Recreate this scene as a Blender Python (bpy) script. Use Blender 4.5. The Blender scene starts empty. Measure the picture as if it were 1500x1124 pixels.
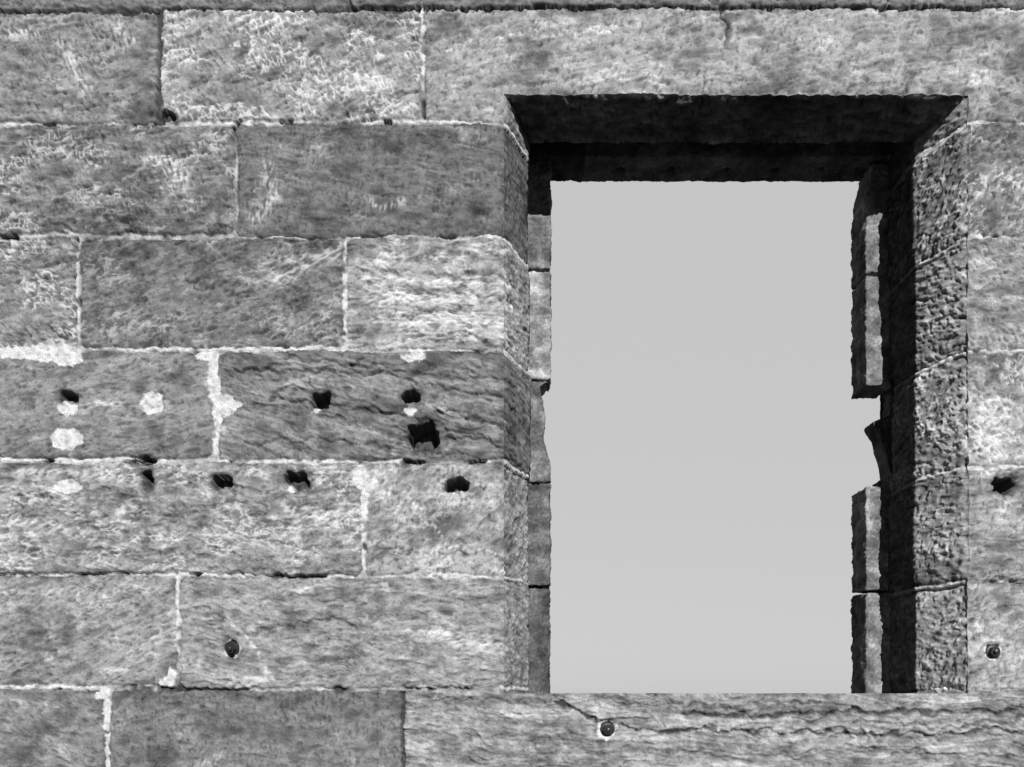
import bpy, bmesh, math, random
import numpy as np
random.seed(7)
S=0.002; D=2.2; YC=1020.0; EYE=1.6
OX0,OX1,OY0,OY1=738.0,1420.0,137.0,1016.0
D1,D2,D3=0.153,0.314,0.425
def wx(X): return (X-750.0)*S
def wz(Y): return EYE+(YC-Y)*S
# ---------------------------------------------------------------- noise
_a=np.random.RandomState(3).rand(256)*2*np.pi
GC=np.cos(_a).astype(np.float32); GS=np.sin(_a).astype(np.float32)
def _h(i,j,s):
    h=(i.astype(np.int64)*374761393+j.astype(np.int64)*668265263+int(s)*1274126177)&0xffffffff
    h=((h^(h>>13))*1103515245)&0xffffffff
    return ((h^(h>>16))&255)
def perlin(x,y,s=0):
    x=np.asarray(x,dtype=np.float64); y=np.asarray(y,dtype=np.float64)
    xi=np.floor(x); yi=np.floor(y); fx=(x-xi); fy=(y-yi)
    xi=xi.astype(np.int64); yi=yi.astype(np.int64)
    u=fx*fx*fx*(fx*(fx*6-15)+10); v=fy*fy*fy*(fy*(fy*6-15)+10)
    def g(di,dj):
        h=_h(xi+di,yi+dj,s); return GC[h]*(fx-di)+GS[h]*(fy-dj)
    a=g(0,0); b=g(1,0); c=g(0,1); d=g(1,1)
    return ((a+(b-a)*u)+((c+(d-c)*u)-(a+(b-a)*u))*v)*1.5
def fbm(x,y,s=0,o=4,gain=.5):
    r=0;a=1;t=0
    for k in range(o):
        r=r+a*perlin(x*2**k+k*17.3,y*2**k-k*9.1,s+k); t+=a; a*=gain
    return r/t*1.5
_r3=np.random.RandomState(5).randn(256,3); _r3/=np.linalg.norm(_r3,axis=1)[:,None]
def perlin3(p,s=0):
    pi=np.floor(p).astype(np.int64); f=p-pi; w=f*f*f*(f*(f*6-15)+10); r=0
    for dx in (0,1):
        for dy in (0,1):
            for dz in (0,1):
                h=_h(pi[:,0]+dx,pi[:,1]+dy,s)
                h=_h(h,pi[:,2]+dz,s+11)
                g=_r3[h]; dd=f-np.array([dx,dy,dz])
                wt=(w[:,0] if dx else 1-w[:,0])*(w[:,1] if dy else 1-w[:,1])*(w[:,2] if dz else 1-w[:,2])
                r=r+wt*(g*dd).sum(1)
    return r*1.5
def fbm3(p,s=0,o=3):
    r=0;a=1
    for k in range(o):
        r=r+a*perlin3(p*2**k+k*3.3,s+k); a*=.5
    return r
def sm(a,b,x):
    t=np.clip((x-a)/(b-a),0,1); return t*t*(3-2*t)
# ------------- stones  (x0,x1,y0,y1,base,bed angle,bed,fleck,stain,tool,chisel angle)
ST=[]
CHS=[62,118,35,150,75,160,20,105]
def st(x0,x1,y0,y1,base=.26,ang=0,bed=.4,fl=.4,stn=.5,tool=.6,ca=None):
    ST.append((x0,x1,y0,y1,base,ang,bed,fl,stn,tool,CHS[len(ST)*5%8] if ca is None else ca))
LX=1100; RX=1060
st(-330,508,-152,8,.18); st(514,1300,-152,6,.18); st(1305,2100,-152,6,.2)
st(-220,229,15,179,.255,-8,.3,.4,.9,.7,70)
st(236,617,15,175,.255,-25,.15,1.3,.35,.8,60)
st(622,2000,14,176,.31,-14,.4,.2,.35,.7,112)
st(-260,342,183,341,.24,-6,.3,.8,1.05,.7,75)
st(346,LX,180,344,.155,8,.25,.2,.6,.55,100)
st(-300,112,346,507,.27,-10,.3,1.1,.9,.8,40)
st(117,503,348,508,.20,-20,.35,.5,1.0,.7,150)
st(508,LX,349,511,.36,3,.8,.8,.6,.45,160)
st(-320,310,515,670,.23,-12,.35,.15,.5,.7,158)
st(319,LX,515,674,.205,14,1.0,.2,.6,.45,20)
st(-400,529,678,840,.33,2,.4,.9,.95,.55,150)
st(536,LX,679,842,.335,-30,.35,.6,.4,.8,120)
st(-300,258,844,1003,.285,-25,.4,.5,.55,.8,155)
st(262,LX,846,1008,.30,5,.6,.4,.6,.5,165)
st(-330,152,1010,1178,.205,10,.3,.1,.3,.55,30)
st(160,588,1013,1178,.175,0,.15,.15,.4,.7,90)
st(592,2000,1011,1178,.34,3,1.15,.35,.85,.3,10)
for (a,b,base,an,bd,fl,sn) in ((184,344,.26,-40,.3,1.1,.95),(348,511,.29,4,.45,.5,.4),(516,682,.35,-30,.3,1.1,.3),(686,849,.27,-8,.45,.6,.4),(854,1012,.33,-20,.4,.7,.4)):
    st(RX,1640+((a*7)%190),a,b,base,an,bd,fl,sn,.8,(115 if a%3 else 60))
    st(1645+((a*7)%190),2140,a,b,.25)
rng=random.Random(4)
def fillrow(y0,y1,xa,xb):
    x=xa
    while x<xb:
        w=rng.uniform(260,480); st(x,x+w-5,y0,y1,rng.uniform(.22,.31),rng.uniform(-25,20),rng.uniform(.2,.9),rng.uniform(.2,.8),.5,.8); x+=w
for (y0,y1) in ((-480,-322),(-317,-157)): fillrow(y0,y1,-1260,2760)
for (y0,y1) in ((1183,1340),(1345,1500),(1505,1660),(1665,1830)): fillrow(y0,y1,-1260,2760)
rows=[(-152,8,-335,2105),(15,176,-225,2005),(184,341,-265,2145),(348,508,-305,2145),(516,671,-325,2145),(679,840,-405,2145),(846,1004,-305,2145),(1012,1178,-335,2005)]
for (a,b,xl,xr) in rows:
    st(-760,xl,a,b,rng.uniform(.2,.3)); st(-1260,-765,a,b,rng.uniform(.2,.3))
    st(xr,2480,a,b,rng.uniform(.2,.3)); st(2485,2760,a,b,rng.uniform(.2,.3))
MP=[(30,517,38,10),(75,516,42,14),(100,524,20,13),(606,522,18,7),(224,591,17,18),(97,642,23,17),(99,599,13,12),(99,712,20,11),
    (319,600,6,45),(331,594,14,17),(343,594,11,9),(311,550,7,36),(300,521,16,5),(315,650,4,25),(527,697,10,18),(543,709,13,10),(533,735,5,24),(532,780,4,50),(251,992,7,12),(243,999,11,6),(150,1018,10,8),(156,1045,5,28),(157,1095,4,60),
    (601,602,9,6),(463,600,5,5),(660,722,6,5),(428,716,7,5),  # pale mortar bits in holes, also painting their sunlit lower edges
    (620,30,4,18),(619,70,3.5,60),(600,178,70,3.5),(755,186,20,3),(735,348,40,3.5),(60,330,38,2.5),(98,342,30,3.5),(760,514,20,4),(350,180,60,3.5),(1440,685,60,3.5),(1440,347,40,3.5),
    (505,420,3.5,60),(506,470,3.5,40),(115,430,3,70),(260,900,3,60),(400,510,110,3.5),(60,1006,70,3.5),(420,676,110,3),(120,674,110,3),(650,845,90,3.5),(300,842,80,3),(1460,514,50,3),
    (889,1069,15,14),(1455,955,14,13),(340,950,12,13)]
HO=[(101,581,15,7,1,.045),(471,587,13,13,1,.055),(603,583,13,9,1,.05),(622,640,23,22,0,.075),(606,628,9,8,0,.05),(215,704,7,13,1,.045),(326,706,13,11,1,.05),(433,699,17,9,1,.045),(441,709,11,8,1,.05),
    (669,710,15,11,1,.055),(1471,711,17,12,1,.055),(210,674,17,4,0,.025),(889,1069,10,10,0,.016),(1456,955,10,10,0,.016),(339,950,10,12,0,.016),(245,168,12,7,0,.02)]
SN=[(337,735,24,7,.75),(432,722,26,8,.55),(1063,30,16,34,.65),(1065,20,34,12,.5),(150,735,120,22,.45),(330,750,200,26,.4),(165,320,80,24,.6),(200,290,60,40,.35),(90,735,90,20,.3),(880,1110,60,30,.4),(440,352,80,9,.6),(655,375,120,14,.5),(745,720,18,80,.3),(70,960,60,25,.45),(420,1020,300,9,.3),(600,640,60,30,.35),(80,380,60,20,.5),(700,160,80,12,.3),(560,205,200,25,.3),(60,200,90,16,.4),(1460,210,50,22,.5),(755,290,14,60,.3),(755,620,18,50,.35),(780,150,60,30,.2),(250,40,20,60,.3),(1470,530,40,14,.4),(600,950,40,50,.3),(790,1080,60,20,.5),(1200,1045,120,10,.55),(40,60,30,60,.2),(130,800,90,20,.25),(1000,1095,80,12,.35)]
CR=[([(800,1026),(850,1040),(884,1064),(950,1073),(1100,1071),(1300,1076),(1560,1066)],2.8,.012,.8),
    ([(1000,1045),(1120,1050),(1250,1040),(1400,1046),(1520,1040)],2.8,.009,.75),
    ([(620,1022),(760,1026),(880,1022),(1000,1030)],1.8,.005,.5),
    ([(900,1030),(1060,1036),(1200,1030)],2.2,.006,.55),
    ([(1250,1060),(1400,1062),(1520,1052)],2.4,.007,.6),
    ([(950,1100),(1100,1108),(1300,1098),(1500,1110)],2,.005,.45),
    ([(1062,8),(1056,28),(1066,45),(1062,66)],3.5,.006,.75),
    ([(1330,110),(1328,138)],1.5,.005,.5),
    ([(340,540),(450,545),(560,548),(650,570),(778,592)],2.4,.008,.65),
    ([(420,524),(560,540),(640,548),(778,556)],1.8,.006,.5),
    ([(400,585),(500,596),(600,612),(700,640),(778,668)],2.2,.008,.6),
    ([(360,650),(470,645),(560,652),(700,672)],1.8,.006,.5),
    ([(640,604),(700,610),(778,634)],3,.010,.65),
    ([(660,640),(720,648),(778,680)],3,.009,.65),
    ([(585,465),(660,452),(740,440),(778,432)],1.6,.006,.6),
    ([(520,392),(640,404),(778,400)],1.6,.004,.4),
    ([(520,430),(620,426),(700,430)],1.6,.004,.4),
    ([(640,500),(700,496),(775,520)],2,.006,.6),
    ([(380,925),(430,912),(500,908),(520,918)],2.0,.006,.6),
    ([(640,812),(700,808),(770,832)],2.2,.006,.6),
    ([(70,480),(90,492),(108,500)],3,.008,.6),
    ([(20,322),(80,330),(130,344)],2,.006,.6),
    ([(640,70),(700,60),(760,40),(800,30)],1.5,.002,.25),
    ([(560,760),(600,745),(640,700)],1.5,.002,.25),
    ([(300,865),(360,868),(420,885)],1.5,.003,.3),
    ([(0,810),(120,806),(300,812)],1.8,.004,.45),
    ([(1425,900),(1500,885)],1.6,.004,.4)]
VE=[([(395,412),(440,395),(495,368)],9),([(410,385),(470,372),(498,360)],4),([(652,74),(720,60),(800,32)],3),([(560,372),(640,378),(740,368)],4),([(540,440),(640,436),(770,440)],9),
    ([(540,470),(640,475),(760,470)],6),([(530,410),(640,414),(760,416)],5),([(600,730),(660,800),(740,815)],3.5),([(650,690),(720,712),(760,700)],3),
    ([(30,690),(120,695),(200,700)],6),([(420,745),(480,760),(525,755)],12),([(0,765),(70,770),(140,790)],7),([(215,235),(250,240),(270,262)],9),([(90,60),(115,110),(125,140)],10),([(165,30),(190,60)],8),([(5,50),(50,48)],9),
    ([(330,900),(380,960),(400,1000)],3),([(640,930),(700,945),(770,940)],8),([(540,295),(560,300),(590,296)],5),([(390,240),(400,290),(370,320)],9)]
OPEN=[(226,237,12,181),(588,592,1012,1178),(508,515,-150,9)]
def polyd(X,Y,pts):
    best=np.full(X.shape,1e9)
    for (a,b),(c,d) in zip(pts[:-1],pts[1:]):
        vx,vy=c-a,d-b; L=vx*vx+vy*vy
        t=np.clip(((X-a)*vx+(Y-b)*vy)/L,0,1)
        best=np.minimum(best,np.hypot(X-a-t*vx,Y-b-t*vy))
    return best
def sl(v,a,b):
    idx=np.nonzero((v>=a)&(v<=b))[0]
    return (idx.min(),idx.max()+1) if len(idx) else None
def rock(xs,ys,dop=None,feat=True,rv=False):
    """xs, ys unfolded wall coordinates -> relief (m) and albedo"""
    X,Y=np.meshgrid(xs,ys)
    wob=sm(0,1,perlin(X/60,Y/60,90)*1.5+.5)
    chip=sm(.15,.55,fbm(X/22,Y/22,7,3))
    WX=X+2.6*fbm(X/45,Y/45,1,3)+1.8*perlin(X/9,Y/9,5)*(.4+wob)+.8*perlin(X/3.5,Y/3.5,6)
    WY=Y+3.4*fbm(X/70,Y/45,31,3)+1.8*perlin(X/9,Y/9,35)*(.4+wob)+.8*perlin(X/3.5,Y/3.5,36)
    Dm=np.full(X.shape,-50.0); ID=np.full(X.shape,-1,dtype=int)
    for i,s in enumerate(ST):
        a=sl(xs,s[0]-14,s[1]+14); b=sl(ys,s[2]-14,s[3]+14)
        if a is None or b is None: continue
        q=(slice(b[0],b[1]),slice(a[0],a[1]))
        cx,cy=(s[0]+s[1])/2,(s[2]+s[3])/2; r=9
        qx=np.abs(WX[q]-cx)-(s[1]-s[0])/2+r; qy=np.abs(WY[q]-cy)-(s[3]-s[2])/2+r
        d=r-(np.hypot(np.maximum(qx,0),np.maximum(qy,0))+np.minimum(np.maximum(qx,qy),0))
        m=d>Dm[q]; Dm[q]=np.where(m,d,Dm[q]); ID[q]=np.where(m,i,ID[q])
    Dm=Dm+(-.5 if rv else .55+.9*perlin(X/60,Y/60,10))-2.2*chip*sm(.0,.4,perlin(X/30,Y/30,9))
    P=np.array([list(s[4:11])+[s[2],s[3]] for s in ST]+[[.25,0,.3,.3,.5,.5,60,0,1]])
    pr=P[ID]; base,ang,bed,fl,stn,tool,cang,sy0,sy1=[pr[...,k] for k in range(9)]
    off=(ID*37.7)%911
    ca=np.cos(np.radians(ang)); sa=np.sin(np.radians(ang))
    bend=16*perlin(X/170,Y/120,44)
    U=X*ca+Y*sa+off; V=-X*sa+Y*ca+bend+off*1.3
    big=fbm(X/150+off,Y/90,50,3); low=fbm(X/60+off,Y/34,60,4)
    bedn=fbm(U/75,V/6.5,70,2); bedw=fbm(U/170,V/17,73,3)
    t1=perlin(U/11,V/4.6,80); t2=perlin(U/4.4,V/3.2,84); t3=fbm(X/19+off,Y/13,86,4)
    ta=np.radians(cang); tu=X*np.cos(ta)+Y*np.sin(ta); tv=-X*np.sin(ta)+Y*np.cos(ta)
    wv=5*perlin(X/25,Y/25,89)
    ch=perlin(tu/19+off,(tv+wv)/5.4,91); ch2=perlin((tu+wv)/34+off,(tv+wv)/9.5,93); c2=perlin((tu+wv)/24+off,(tv+wv)/10.0,92)
    crease=np.abs(c2)
    gr=perlin(X/1.9,Y/1.9,95)
    qv=V/21+1.5*fbm(U/90,V/40,110,3); saw=qv-np.floor(qv); lm=sm(.0,.35,fbm(U/80+5,V/26,113,3))
    prof=np.where(saw<.86,saw/.86,(1-saw)/.14)
    qf=V/8.5+1.2*fbm(U/60,V/30,115,2); sf=qf-np.floor(qf); lf=sm(.05,.35,fbm(U/50+15,V/18,117,3)); pf=np.where(sf<.8,sf/.8,(1-sf)/.2)
    tm=.15+.85*sm(-.2,.4,fbm(X/55+off,Y/40,119,3))
    h=.0026*t3+(.0010*t1+.0005*t2+.0019*ch+.0030*ch2)*tool*tm+.0026*np.minimum(crease*3,1)*tool*tm*.6+bed*(.0008*bedn+.0020*bedw)+.0045*big+.003*low
    h+=.0036*(prof-.5)*lm*(.25+bed)*.9+.0016*(pf-.5)*lf*(.25+bed)
    pit=sm(.34,.58,perlin((tu+wv)/9+off,tv/5.0,100)+.45*low); h-=.0034*pit*(.4+.6*tool)
    scoop=sm(.22,.55,fbm((U)/34+off,V/12,104,3)); h-=.0050*scoop*(.4+fl*.7)
    bh=((ID*29)%7-3); h+=bh*(.0013 if not rv else .0022)
    h+=((ID*13)%5-2)*.00002*((Y-(sy0+sy1)/2))
    ew=11+17*np.clip(fbm(X/50,Y/50,8,2)+.25,0,1); edge=np.clip(Dm/ew,0,1); h-=(.0080+.006*chip)*(1-np.sqrt(np.clip(1-(1-edge)**2,0,1)))*(1.4 if rv else 1)
    L=.68*big+.74*low+.60*t3+.14*t1*tool*tm+.20*ch*tool*tm+.14*ch2*tool*tm+.10*t2+.26*bed*bedn+.38*bed*bedw
    L-=.16*(1-sm(0,.14,crease))*tool*tm
    L+=.18*(prof-.5)*lm*(.3+bed)-.42*sm(.80,.90,saw)*lm*(.2+bed)-.20*sm(.75,.9,sf)*lf*(.2+bed)
    al=base*1.02*np.exp(L*1.05)
    dk=sm(.0,.34,low*.8+.35*t3+.6*big); al*=1-.64*np.minimum(stn,1.1)*dk
    topd=np.exp(-np.clip(Y-sy0,0,999)/18.0)*sm(-.1,.4,fbm(X/60,Y/30,120,2)+.12); al*=1-.50*stn*topd
    fm=sm(.0,.32,fbm(X/80+off*2,Y/50,130,3)+.26*(fl-.5))
    rid=1-np.abs(perlin((tu+wv)/20+off,(tv+wv)/9.0,133))*2.6
    rid2=1-np.abs(perlin((tu-wv)/14+off,(tv-.6*tu)/10.0,135))*3.0
    fleck=np.clip(sm(.5,.88,rid)*sm(-.1,.12,perlin(X/16,Y/14,134))+.8*sm(.6,.92,rid2)*sm(.0,.18,perlin(X/18,Y/14,137))+.8*sm(.18,.40,fbm(U/16+off,V/7,136,2)),0,1)*fm*np.minimum(fl*1.2,1.25)
    al=al+fleck*(.35-.3*al); h+=.0016*fleck
    fine=sm(.24,.5,perlin(X/4.0,Y/3.0,139)+.3*low); al=al+.05*fine*(.25+fl)
    al*=1-.45*pit*(.4+.6*tool)-.25*scoop
    dsp=sm(.34,.6,perlin(X/3.8+9,Y/3.0,141)); al*=1-.32*dsp
    al*=1-.35*np.exp(-(np.clip(Dm,0,99)/3.0)**2)*sm(-.2,.3,fbm(X/30,Y/30,143,2)+.1)
    mort=1-sm(-.7,.5,Dm)
    patch=np.zeros_like(X); hole=np.zeros_like(X); hd=np.zeros_like(X); rim=np.zeros_like(X); stain=np.zeros_like(X)
    WX2=X+4.0*perlin(X/9,Y/9,150)+1.8*perlin(X/3.4,Y/3.4,152); WY2=Y+4.0*perlin(X/9,Y/9,151)+1.8*perlin(X/3.4,Y/3.4,153)
    WX3=X+5.0*perlin(X/17,Y/17,156)+.9*perlin(X/6,Y/6,157); WY3=Y+5.0*perlin(X/17,Y/17,158)+.9*perlin(X/6,Y/6,159)
    crack_h=np.zeros_like(X); crack_a=np.ones_like(X); vein=np.zeros_like(X)
    def win(x0,x1,y0,y1):
        a=sl(xs,x0,x1); b=sl(ys,y0,y1)
        return None if (a is None or b is None) else (slice(b[0],b[1]),slice(a[0],a[1]))
    if feat:
        for (cx,cy,rx,ry) in MP:
            q=win(cx-rx*1.4-8,cx+rx*1.4+8,cy-ry*1.4-8,cy+ry*1.4+8)
            if q is None: continue
            thin=min(rx,ry)<5
            ax,ay=(WX,WY) if thin else (WX2,WY2)
            f=np.hypot((ax[q]-cx)/rx,(ay[q]-cy)/ry); e=1.2/min(rx,ry)
            mm_=1-sm(1-e,1+e,f)
            if thin: mm_=mm_*sm(-.35,.0,perlin(X[q]/16,Y[q]/16,149))*(1-sm(2.5,4.0,Dm[q]))
            patch[q]=np.maximum(patch[q],mm_)
        for (cx,cy,rx,ry,sq,dep) in HO:
            q=win(cx-rx*2-6,cx+rx*2+6,cy-ry*2-6,cy+ry*2+6)
            if q is None: continue
            ax=np.abs(WX3[q]-cx)/rx; ay=np.abs(WY3[q]-cy)/ry
            f=(ax**4.5+ay**4.5)**(1/4.5) if sq else np.hypot(ax,ay)
            m=1-sm(.86,1.04,f); hd[q]=np.maximum(hd[q],m*dep); hole[q]=np.maximum(hole[q],1-sm(.95,1.04,f))
            rim[q]=np.maximum(rim[q],(1-sm(1.0,1.75,f)))
        for (cx,cy,rx,ry,k) in SN:
            q=win(cx-rx*2.2,cx+rx*2.2,cy-ry*2.2,cy+ry*2.2)
            if q is None: continue
            f=((X[q]-cx)/rx)**2+((Y[q]-cy)/ry)**2
            stain[q]=np.maximum(stain[q],k*np.exp(-f)*sm(-.5,.25,fbm(X[q]/14,Y[q]/11,155,3))*(f<4.4))
        for (pts,w,dep,dkk) in CR:
            pa=np.array(pts); q=win(pa[:,0].min()-15,pa[:,0].max()+15,pa[:,1].min()-15,pa[:,1].max()+15)
            if q is None: continue
            d=polyd(X[q]+7*fbm(X[q]/30,Y[q]/30,160,3),Y[q]+9*fbm(X[q]/26,Y[q]/30,161,4),pts)
            ww=w*(.25+1.2*np.clip(perlin(X[q]/22,Y[q]/22,162)+.45,0,1.3)); m=np.exp(-(d/ww)**2)
            crack_h[q]=np.maximum(crack_h[q],m*dep); crack_a[q]=np.minimum(crack_a[q],1-dkk*m)
        for (pts,w) in VE:
            pa=np.array(pts); q=win(pa[:,0].min()-15,pa[:,0].max()+15,pa[:,1].min()-15,pa[:,1].max()+15)
            if q is None: continue
            d=polyd(X[q]+6*fbm(X[q]/30,Y[q]/30,170,3),Y[q]+8*fbm(X[q]/26,Y[q]/30,171,4),pts)
            vein[q]=np.maximum(vein[q],np.exp(-(d/w)**2)*sm(-.2,.2,perlin(tu[q]/13,tv[q]/5,172)))
    h-=crack_h; al*=crack_a; al*=1-stain; al+=.26*vein*(1-mort)
    opn=np.zeros_like(X)
    for (a0,a1,b0,b1) in OPEN: opn=np.maximum(opn,((X>a0-3)&(X<a1+3)&(Y>b0)&(Y<b1))*1.0)
    opn=np.maximum(opn,((Y>2)&(Y<19))*1.0)
    opn=np.maximum(opn,0 if rv else sm(.05,.45,fbm(X/45,Y/45,181,3)))*(1-patch)
    mn=fbm(X/10,Y/10,190,3)
    mth=(-.0030 if rv else -.0062)+.0014*mn+.0005*t2-.014*opn; mta=(.62 if rv else .44*(.75+.5*sm(-.3,.3,fbm(X/90,Y/90,193,2))))*np.exp(.5*mn+.2*gr)*(1-(.0 if rv else .45)*sm(.0,.4,fbm(X/40,Y/40,192,2)))*(1-.85*opn)
    h=h*(1-mort)+mth*mort; al=al*(1-mort)+mta*mort
    pm=patch
    h=h*(1-pm)+(-.0032+.0022*mn+.0008*t2)*pm; al=al*(1-pm)+(.56*np.exp(.45*mn+.22*gr)*(1-.3*pit))*pm
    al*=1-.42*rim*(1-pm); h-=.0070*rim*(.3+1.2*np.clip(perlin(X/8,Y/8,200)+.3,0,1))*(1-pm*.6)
    h-=hd; al=al*(1-hole)+.07*hole*(1+.6*perlin(X/7,Y/7,202))  # hole interiors painted dark: shade and dirt put into the albedo
    al*=1+.12*gr
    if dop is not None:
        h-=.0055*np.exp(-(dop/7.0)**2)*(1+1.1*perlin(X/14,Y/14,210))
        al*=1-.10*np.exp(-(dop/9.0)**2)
    return X,Y,h,np.clip(al,.02,.66)
# ---------------------------------------------------------------- materials
def stone_mat(name,k=1.0):
    m=bpy.data.materials.new(name); m.use_nodes=True; nt=m.node_tree; n=nt.nodes; b=n['Principled BSDF']
    at=n.new('ShaderNodeAttribute'); at.attribute_name='alb'
    tc=n.new('ShaderNodeTexCoord'); ns=n.new('ShaderNodeTexNoise'); ns.inputs['Scale'].default_value=330; ns.inputs['Detail'].default_value=3
    nt.links.new(tc.outputs['Object'],ns.inputs['Vector'])
    mr=n.new('ShaderNodeMapRange'); mr.inputs['From Min'].default_value=.3; mr.inputs['From Max'].default_value=.7
    mr.inputs['To Min'].default_value=.80*k; mr.inputs['To Max'].default_value=1.20*k
    nt.links.new(ns.outputs['Fac'],mr.inputs['Value'])
    mu=n.new('ShaderNodeVectorMath'); mu.operation='SCALE'
    nt.links.new(at.outputs['Color'],mu.inputs[0]); nt.links.new(mr.outputs['Result'],mu.inputs['Scale'])
    nt.links.new(mu.outputs[0],b.inputs['Base Color'])
    b.inputs['Roughness'].default_value=.92; b.inputs['Specular IOR Level'].default_value=.15
    bp=n.new('ShaderNodeBump'); bp.inputs['Strength'].default_value=.45; bp.inputs['Distance'].default_value=.0014
    nt.links.new(ns.outputs['Fac'],bp.inputs['Height']); nt.links.new(bp.outputs['Normal'],b.inputs['Normal'])
    return m
STONE=stone_mat('weathered_sandstone')
wall=bpy.data.objects.new('sandstone_wall',None); bpy.context.collection.objects.link(wall)
def mkgrid(name,P,al,parent=wall):
    ny,nx=P.shape[:2]; me=bpy.data.meshes.new(name)
    idx=np.arange(nx*ny).reshape(ny,nx)
    f=np.stack([idx[:-1,:-1],idx[1:,:-1],idx[1:,1:],idx[:-1,1:]],-1).reshape(-1,4)
    nf=len(f); me.vertices.add(nx*ny); me.vertices.foreach_set('co',P.reshape(-1).astype(np.float32))
    me.loops.add(nf*4); me.loops.foreach_set('vertex_index',f.reshape(-1).astype(np.int32))
    me.polygons.add(nf); me.polygons.foreach_set('loop_start',np.arange(0,nf*4,4,dtype=np.int32))
    me.polygons.foreach_set('loop_total',np.full(nf,4,dtype=np.int32))
    me.update(); me.polygons.foreach_set('use_smooth',np.ones(nf,dtype=bool))
    at=me.attributes.new('alb','FLOAT_COLOR','POINT'); c=np.ones((nx*ny,4),dtype=np.float32); c[:,:3]=al.reshape(-1,1); at.data.foreach_set('color',c.reshape(-1))
    me.materials.append(STONE); me.update()
    o=bpy.data.objects.new(name,me); bpy.context.collection.objects.link(o); o.parent=parent; return o
def rng_(a,b,s): 
    n=max(2,int(round((b-a)/s))+1); return np.linspace(a,b,n)
def cat(*r): 
    o=r[0]
    for k in r[1:]: o=np.concatenate([o,k[1:]])
    return o
F=1.45; C=9
xl=cat(rng_(-1250,-24,C),rng_(-24,OX0,F)); xm=rng_(OX0,OX1,F); xr=cat(rng_(OX1,1524,F),rng_(1524,2750,C))
yt=cat(rng_(-480,-20,C),rng_(-20,OY0,F)); ym=rng_(OY0,OY1,F); yb=cat(rng_(OY1,1142,F),rng_(1142,1822,C))
def front(name,xs,ys):
    X,Y=np.meshgrid(xs,ys)
    dop=np.hypot(np.maximum(np.maximum(OX0-X,X-OX1),0),np.maximum(np.maximum(OY0-Y,Y-OY1),0))
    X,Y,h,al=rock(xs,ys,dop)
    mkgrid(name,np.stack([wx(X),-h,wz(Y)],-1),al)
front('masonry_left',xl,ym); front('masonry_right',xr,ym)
front('masonry_upper',cat(xl,xm,xr),yt); front('masonry_lower',cat(xl,xm,xr),yb)
# splayed reveals ------------------------------------------------------
CW=39*S; CL=math.hypot(CW,D1)/S; RL=(D3+.004-D1)/S
def reveal(side):
    s=cat(rng_(0,CL,1.6),rng_(CL,CL+RL,2.2)); ys=cat(rng_(105,OY0,3),ym,rng_(OY1,1035,3))
    xs=OX0+s if side<0 else OX1-s
    order=slice(None) if side<0 else slice(None,None,-1)
    xa=xs[order]; sa=s[order]
    Sg,_=np.meshgrid(sa,ys)
    X,Y,hf,alf=rock(xa,ys,Sg); X,Y,hr,alr=rock(xa,ys,Sg,rv=True)
    k=sm(0,12,Sg); h=hf*(1-k)+hr*k; al=alf*(1-k)+alr*k
    rug=fbm(X/12,Y/8,300,3); rg2=perlin((X+Y*.5)/14,(Y*.9-X*.3)/5,304)
    h=h*(1-.25*k)+k*(.0014*rug+.0012*rg2); al=al*np.exp((.30*rug+.25*rg2)*k)
    t=np.clip(Sg/CL,0,1)
    x0=OX0 if side<0 else OX1
    bx=wx(x0)-side*CW*t; by=np.where(Sg<=CL,D1*t,D1+(Sg-CL)*S)
    if side>0: bx=bx+.030*sm(D2-.03,D2+.01,by)*sm(486,496,Y)*(1-sm(640,652,Y))
    n1=np.array([-side*D1,-CW]); n1=n1/np.linalg.norm(n1); n2=np.array([-side*1.0,0])
    b=sm(CL-4,CL+4,Sg); nx=n1[0]*(1-b)+n2[0]*b; ny=n1[1]*(1-b)+n2[1]*b
    a=sm(0,7,Sg); nx=nx*a; ny=ny*a-(1-a)
    by=by+np.where((Y<OY0-.01)|(Y>OY1+.01),.012,0)
    shade_tone=(.90 if side<0 else 1.3)*(1-b)+b*.26  # shade painted into albedo of weathered inner reveal; right splay painted lighter
    shade_tone=1-(1-shade_tone)*sm(0,12,Sg)
    mkgrid('window_reveal_left' if side<0 else 'window_reveal_right',np.stack([bx+nx*h,by+ny*h,wz(Y)],-1),al*shade_tone)
reveal(-1); reveal(1)
# lintel soffit
ds=13.5*S; SL=math.hypot(ds,D1)/S
s=cat(rng_(0,SL,1.8)); xs=cat(rng_(OX0-12,OX0,3),xm,rng_(OX1,OX1+12,3))
ys=(OY0-s)[::-1]; Sg=np.meshgrid(xs,s[::-1])[1]; X,Y,h,al=rock(xs,ys,Sg,feat=False)
t=Sg/SL; a=sm(0,7,Sg); nn=np.array([-ds,-D1]); nn/=np.linalg.norm(nn)
rug=fbm(X/30,Y/14,310,4); h=h+.006*rug*a
ny=nn[0]*a-(1-a); nz=nn[1]*a
by=D1*t+np.where((X<OX0-.01)|(X>OX1+.01),.012,0)
mkgrid('lintel_soffit',np.stack([wx(X),by+ny*h,wz(OY0)-ds*t+nz*h],-1),al*np.exp(.6*rug)*(1-.66*sm(0,9,Sg)))  # underside shade painted in: soffit albedo drops behind the front edge
def quad(name,pts,alb):
    P=np.array(pts,dtype=float).reshape(2,2,3); return mkgrid(name,P,np.full((2,2),alb))
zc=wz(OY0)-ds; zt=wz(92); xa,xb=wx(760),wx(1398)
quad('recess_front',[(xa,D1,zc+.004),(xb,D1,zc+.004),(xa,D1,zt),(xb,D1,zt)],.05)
quad('recess_top',[(xa,D1,zt),(xb,D1,zt),(xa,D3,zt),(xb,D3,zt)],.05)
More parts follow.
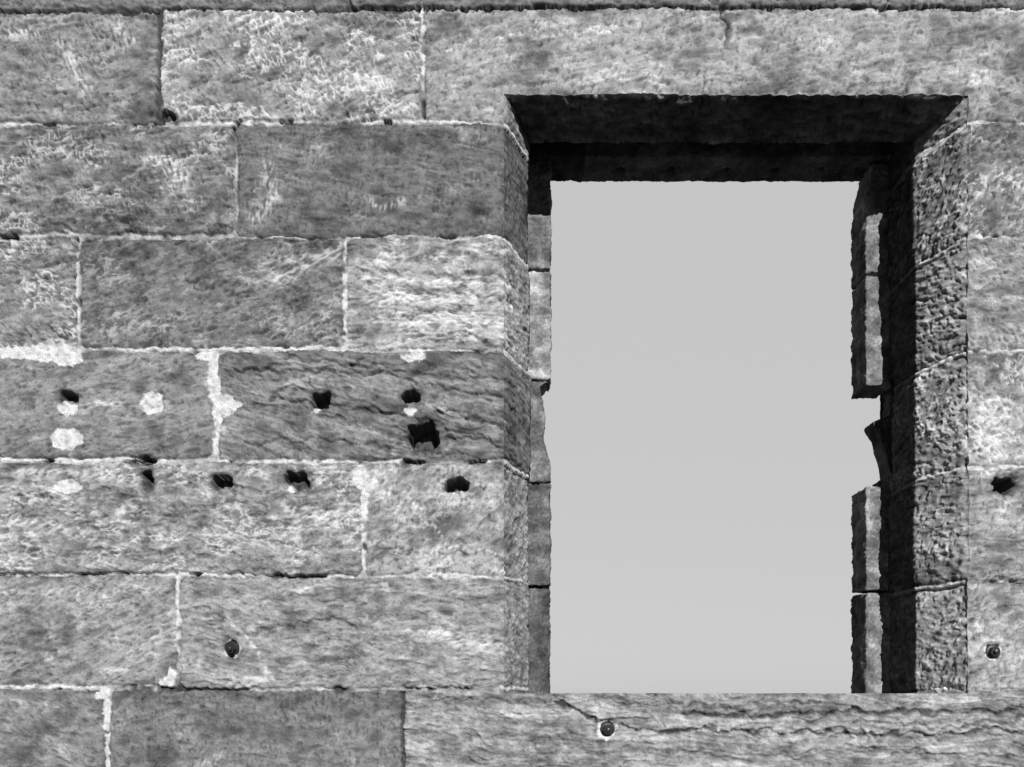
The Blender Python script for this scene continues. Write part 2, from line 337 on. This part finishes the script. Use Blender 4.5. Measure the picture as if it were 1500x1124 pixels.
# sill top
s=rng_(0,(D3+.004)/S,2.2); xs=cat(rng_(OX0-10,OX0,3),xm,rng_(OX1,OX1+10,3)); ys=OY1+s
Sg=np.meshgrid(xs,s)[1]; X,Y,h,al=rock(xs,ys*.6+OY1*.4,Sg,feat=False); a=sm(0,7,Sg)
Y0=Sg*S+np.where((X<OX0-.01)|(X>OX1+.01),.012,0)
hh=np.where(Sg<1,h,np.clip(h,-.004,.002))
mkgrid('sill_top',np.stack([wx(X),Y0-(1-a)*h,wz(OY1)+a*hh-.003*sm(0,20,Sg)],-1),al*.8)
B=D3+.006; X0,X1,Z0,Z1=wx(-1250),wx(2750),wz(1822),wz(-480)
a0,a1=wx(773),wx(1399); zb,ztp=wz(OY1)-.004,wz(92)
for nm,p in (('back_left',(X0,a0,Z0,Z1)),('back_right',(a1,X1,Z0,Z1)),('back_over',(a0,a1,ztp,Z1)),('back_under',(a0,a1,Z0,zb))):
    quad(nm,[(p[0],B,p[2]),(p[1],B,p[2]),(p[0],B,p[3]),(p[1],B,p[3])],.25)
quad('wall_top',[(X0,-.003,Z1-.002),(X1,-.003,Z1-.002),(X0,B,Z1-.002),(X1,B,Z1-.002)],.25)
quad('wall_end_left',[(X0,0,Z0),(X0,B,Z0),(X0,0,Z1),(X0,B,Z1)],.25)
quad('wall_end_right',[(X1,0,Z0),(X1,B,Z0),(X1,0,Z1),(X1,B,Z1)],.25)
# ---------------------------------------------------------------- inner frame blocks
def rocky(name,x0,x1,y0,y1,z0,z1,alb=.2,r=.006,amp=.003,seed=0,res=.004,rag=0.0,shape=None,holes=None,parent=wall):
    lo=np.array([x0,y0,z0]); hi=np.array([x1,y1,z1]); V=[];Fc=[];n0=0
    for ax in range(3):
        u,v=[k for k in range(3) if k!=ax]
        for sd in (0,1):
            nu=max(2,int((hi[u]-lo[u])/res)+1); nv=max(2,int((hi[v]-lo[v])/res)+1)
            A,Bq=np.meshgrid(np.linspace(lo[u],hi[u],nu),np.linspace(lo[v],hi[v],nv))
            P=np.zeros(A.shape+(3,)); P[...,u]=A; P[...,v]=Bq; P[...,ax]=hi[ax] if sd else lo[ax]
            idx=np.arange(nu*nv).reshape(nv,nu)+n0
            f=np.stack([idx[:-1,:-1],idx[:-1,1:],idx[1:,1:],idx[1:,:-1]],-1).reshape(-1,4)
            if (sd==0)!=(ax==1): f=f[:,::-1]
            V.append(P.reshape(-1,3)); Fc.append(f); n0+=nu*nv
    P=np.concatenate(V); Fa=np.concatenate(Fc)
    c=np.clip(P,lo+r,hi-r); dv=P-c; L=np.linalg.norm(dv,axis=1)[:,None]; N=dv/np.maximum(L,1e-9); Q=c+N*r
    n=fbm3(Q*28,seed,4)[:,None]; n2=fbm3(Q*130,seed+9,3)[:,None]
    Q=Q+N*(amp*n+amp*.45*n2-(rag*np.abs(perlin3(Q*17,seed+20))[:,None]))
    if shape: Q=shape(Q)
    a=alb*np.exp(.5*n[:,0]+.6*n2[:,0]+.8*fbm3(Q*np.array([9,9,14.]),seed+40,3))
    if holes:
        for (hx,hy,hr) in holes:
            m=(np.hypot(Q[:,0]-hx,Q[:,1]-hy)<hr)&(N[:,2]<-.9)
            Q[m,2]+=.03; a[m]*=.2
    me=bpy.data.meshes.new(name); me.from_pydata(Q.tolist(),[],Fa.tolist()); me.update()
    me.polygons.foreach_set('use_smooth',np.ones(len(Fa),dtype=bool))
    at=me.attributes.new('alb','FLOAT_COLOR','POINT'); cc=np.ones((len(Q),4),dtype=np.float32); cc[:,:3]=np.clip(a,.015,.6)[:,None]; at.data.foreach_set('color',cc.reshape(-1))
    me.materials.append(STONE)
    bm=bmesh.new(); bm.from_mesh(me); bmesh.ops.remove_doubles(bm,verts=bm.verts,dist=.0004); bmesh.ops.recalc_face_normals(bm,faces=bm.faces); bm.to_mesh(me); bm.free()
    o=bpy.data.objects.new(name,me); bpy.context.collection.objects.link(o); o.parent=parent; return o
def ty(y,Q=.125): return (y-Q*YC)/(1-Q)
xL0,xL1=wx(770),wx(816); xR0,xR1=wx(1342),wx(1388)
YF,YB=D2,D3
def zpx(Q): return YC-(Q[:,2]-EYE)/S
k=0
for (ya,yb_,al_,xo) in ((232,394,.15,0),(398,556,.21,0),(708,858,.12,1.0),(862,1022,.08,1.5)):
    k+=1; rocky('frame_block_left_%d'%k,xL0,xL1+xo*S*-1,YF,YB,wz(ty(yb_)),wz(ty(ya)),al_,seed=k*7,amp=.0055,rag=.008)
def brk(Q):
    Y=zpx(Q); t=np.clip((Q[:,0]-xL0)/(xL1-xL0),0,1)
    tg=np.interp(Y,[ty(556),ty(566),ty(585),ty(610),ty(640),ty(665),ty(704)],[812,797,803,806,803,812,816])
    Q[:,0]+=t*(wx(tg)-xL1); return Q
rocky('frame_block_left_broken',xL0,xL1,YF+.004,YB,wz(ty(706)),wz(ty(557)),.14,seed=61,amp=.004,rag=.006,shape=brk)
def slant(Q):
    Y=zpx(Q); t=np.clip((xR1-Q[:,0])/(xR1-xR0),0,1); m=np.clip((ty(290)-Y)/(ty(290)-ty(245)),0,1)
    Q[:,0]+=t*m*.022; return Q
k=0
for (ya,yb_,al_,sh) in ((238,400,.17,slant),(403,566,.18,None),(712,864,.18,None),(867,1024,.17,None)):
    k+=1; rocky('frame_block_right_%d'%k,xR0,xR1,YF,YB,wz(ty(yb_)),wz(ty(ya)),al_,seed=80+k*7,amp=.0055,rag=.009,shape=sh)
def brk2(Q):
    Y=zpx(Q); t=np.clip((xR1+.01-Q[:,0])/(xR1+.01-xR0),0,1)
    tg=np.interp(Y,[479,505,540,553,560,575,614,652],[1390,1398,1396,1364,1366,1376,1388,1396])
    Q[:,0]+=t*(wx(tg)-xR0); return Q
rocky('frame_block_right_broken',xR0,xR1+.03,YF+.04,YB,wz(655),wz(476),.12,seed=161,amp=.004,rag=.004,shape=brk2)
zh=wz(122.6)
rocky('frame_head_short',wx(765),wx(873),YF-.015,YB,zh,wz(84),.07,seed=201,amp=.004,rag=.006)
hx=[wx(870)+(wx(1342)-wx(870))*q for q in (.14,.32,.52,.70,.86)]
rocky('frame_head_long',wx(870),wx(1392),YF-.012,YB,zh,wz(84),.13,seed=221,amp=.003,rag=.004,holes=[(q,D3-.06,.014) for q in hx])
# ---------------------------------------------------------------- bolts
mb=bpy.data.materials.new('rusted_iron'); mb.use_nodes=True; n=mb.node_tree.nodes; b=n['Principled BSDF']
ns=n.new('ShaderNodeTexNoise'); ns.inputs['Scale'].default_value=160; cr=n.new('ShaderNodeValToRGB')
cr.color_ramp.elements[0].color=(.010,.010,.010,1); cr.color_ramp.elements[1].color=(.07,.07,.07,1)
mb.node_tree.links.new(ns.outputs['Fac'],cr.inputs['Fac']); mb.node_tree.links.new(cr.outputs['Color'],b.inputs['Base Color'])
b.inputs['Metallic'].default_value=.5; b.inputs['Roughness'].default_value=.38
def bolt(px,py,seed):
    bm=bmesh.new(); rr=random.Random(seed); rot=rr.random()
    def ring(prof,seg,ph=0):
        rings=[]
        for (r,y) in prof:
            rings.append([bm.verts.new((r*math.cos(2*math.pi*i/seg+ph),-y,r*math.sin(2*math.pi*i/seg+ph))) for i in range(seg)])
        for A,Bq in zip(rings[:-1],rings[1:]):
            for i in range(seg): bm.faces.new((A[i],A[(i+1)%seg],Bq[(i+1)%seg],Bq[i]))
        bm.faces.new(rings[-1])
    ring([(.022,-.012),(.022,.000),(.0205,.002),(.014,.003)],28)
    ring([(.0150,.000),(.0155,.002),(.0155,.012),(.0135,.014)],6,rot)
    ring([(.0075,.010),(.0075,.019),(.006,.0215),(.003,.0225)],18)
    bmesh.ops.recalc_face_normals(bm,faces=bm.faces)
    me=bpy.data.meshes.new('iron_bolt'); bm.to_mesh(me); bm.free(); me.materials.append(mb)
    o=bpy.data.objects.new('iron_bolt',me); bpy.context.collection.objects.link(o)
    o.location=(wx(px),.005,wz(py)); o.rotation_euler=(rr.uniform(-.1,.1),0,rr.uniform(-.1,.1))
bolt(890,1069,1); bolt(339,950,2); bolt(1456,955,3)
# ---------------------------------------------------------------- ground
me=bpy.data.meshes.new('ground'); me.from_pydata([(-600,-600,0),(600,-600,0),(600,600,0),(-600,600,0)],[],[(0,1,2,3)])
g=bpy.data.objects.new('ground',me); bpy.context.collection.objects.link(g)
mg=bpy.data.materials.new('grass'); mg.use_nodes=True; n=mg.node_tree.nodes; b=n['Principled BSDF']
tg=n.new('ShaderNodeTexCoord'); ns=n.new('ShaderNodeTexNoise'); ns.inputs['Scale'].default_value=9; ns.inputs['Detail'].default_value=10; cr=n.new('ShaderNodeValToRGB')
mg.node_tree.links.new(tg.outputs['Object'],ns.inputs['Vector'])
cr.color_ramp.elements[0].position=.35; cr.color_ramp.elements[1].position=.7
cr.color_ramp.elements[0].color=(.02,.02,.02,1); cr.color_ramp.elements[1].color=(.075,.075,.075,1)
mg.node_tree.links.new(ns.outputs['Fac'],cr.inputs['Fac']); mg.node_tree.links.new(cr.outputs['Color'],b.inputs['Base Color']); b.inputs['Roughness'].default_value=1
me.materials.append(mg)
# ---------------------------------------------------------------- light
from mathutils import Vector
Ls=Vector((.17,-1,.50)).normalized()
sun=bpy.data.lights.new('sun','SUN'); sun.energy=5.0; sun.angle=math.radians(.5); sun.color=(1,1,1)
so=bpy.data.objects.new('sun',sun); bpy.context.collection.objects.link(so); so.rotation_euler=Ls.to_track_quat('Z','Y').to_euler()
el=math.asin(Ls.z); az=math.atan2(Ls.x,Ls.y)
w=bpy.data.worlds.new('World'); bpy.context.scene.world=w; w.use_nodes=True; nt=w.node_tree; n=nt.nodes; bg=n['Background']
sk=n.new('ShaderNodeTexSky'); sk.sky_type='NISHITA'; sk.sun_disc=False; sk.sun_elevation=el; sk.sun_rotation=az
bw=n.new('ShaderNodeRGBToBW'); nt.links.new(sk.outputs['Color'],bw.inputs['Color'])
mx=n.new('ShaderNodeMix'); mx.data_type='FLOAT'; mx.inputs[0].default_value=.9; mx.inputs[3].default_value=6.05
nt.links.new(bw.outputs['Val'],mx.inputs[2])
tc=n.new('ShaderNodeTexCoord'); sp=n.new('ShaderNodeSeparateXYZ'); nt.links.new(tc.outputs['Generated'],sp.inputs[0])
mr=n.new('ShaderNodeMapRange'); mr.interpolation_type='SMOOTHSTEP'; mr.inputs['From Min'].default_value=.42; mr.inputs['From Max'].default_value=.72
mr.inputs['To Min'].default_value=.08; mr.inputs['To Max'].default_value=1.0
nt.links.new(sp.outputs['Y'],mr.inputs['Value'])
mm=n.new('ShaderNodeMath'); mm.operation='MULTIPLY'; nt.links.new(mx.outputs[0],mm.inputs[0]); nt.links.new(mr.outputs['Result'],mm.inputs[1])
nt.links.new(mm.outputs[0],bg.inputs['Color']); bg.inputs['Strength'].default_value=.1
# ---------------------------------------------------------------- camera
cam=bpy.data.cameras.new('camera'); co=bpy.data.objects.new('camera',cam); bpy.context.collection.objects.link(co)
co.location=(0,-D,EYE); co.rotation_euler=(math.radians(90),0,0)
cam.sensor_width=36; cam.lens=36*D/3.0; cam.shift_y=(YC-562)/1500.0; cam.clip_end=3000; cam.clip_start=.05
sc=bpy.context.scene; sc.camera=co
sc.view_settings.view_transform='Standard'; sc.view_settings.look='None'; sc.view_settings.exposure=0
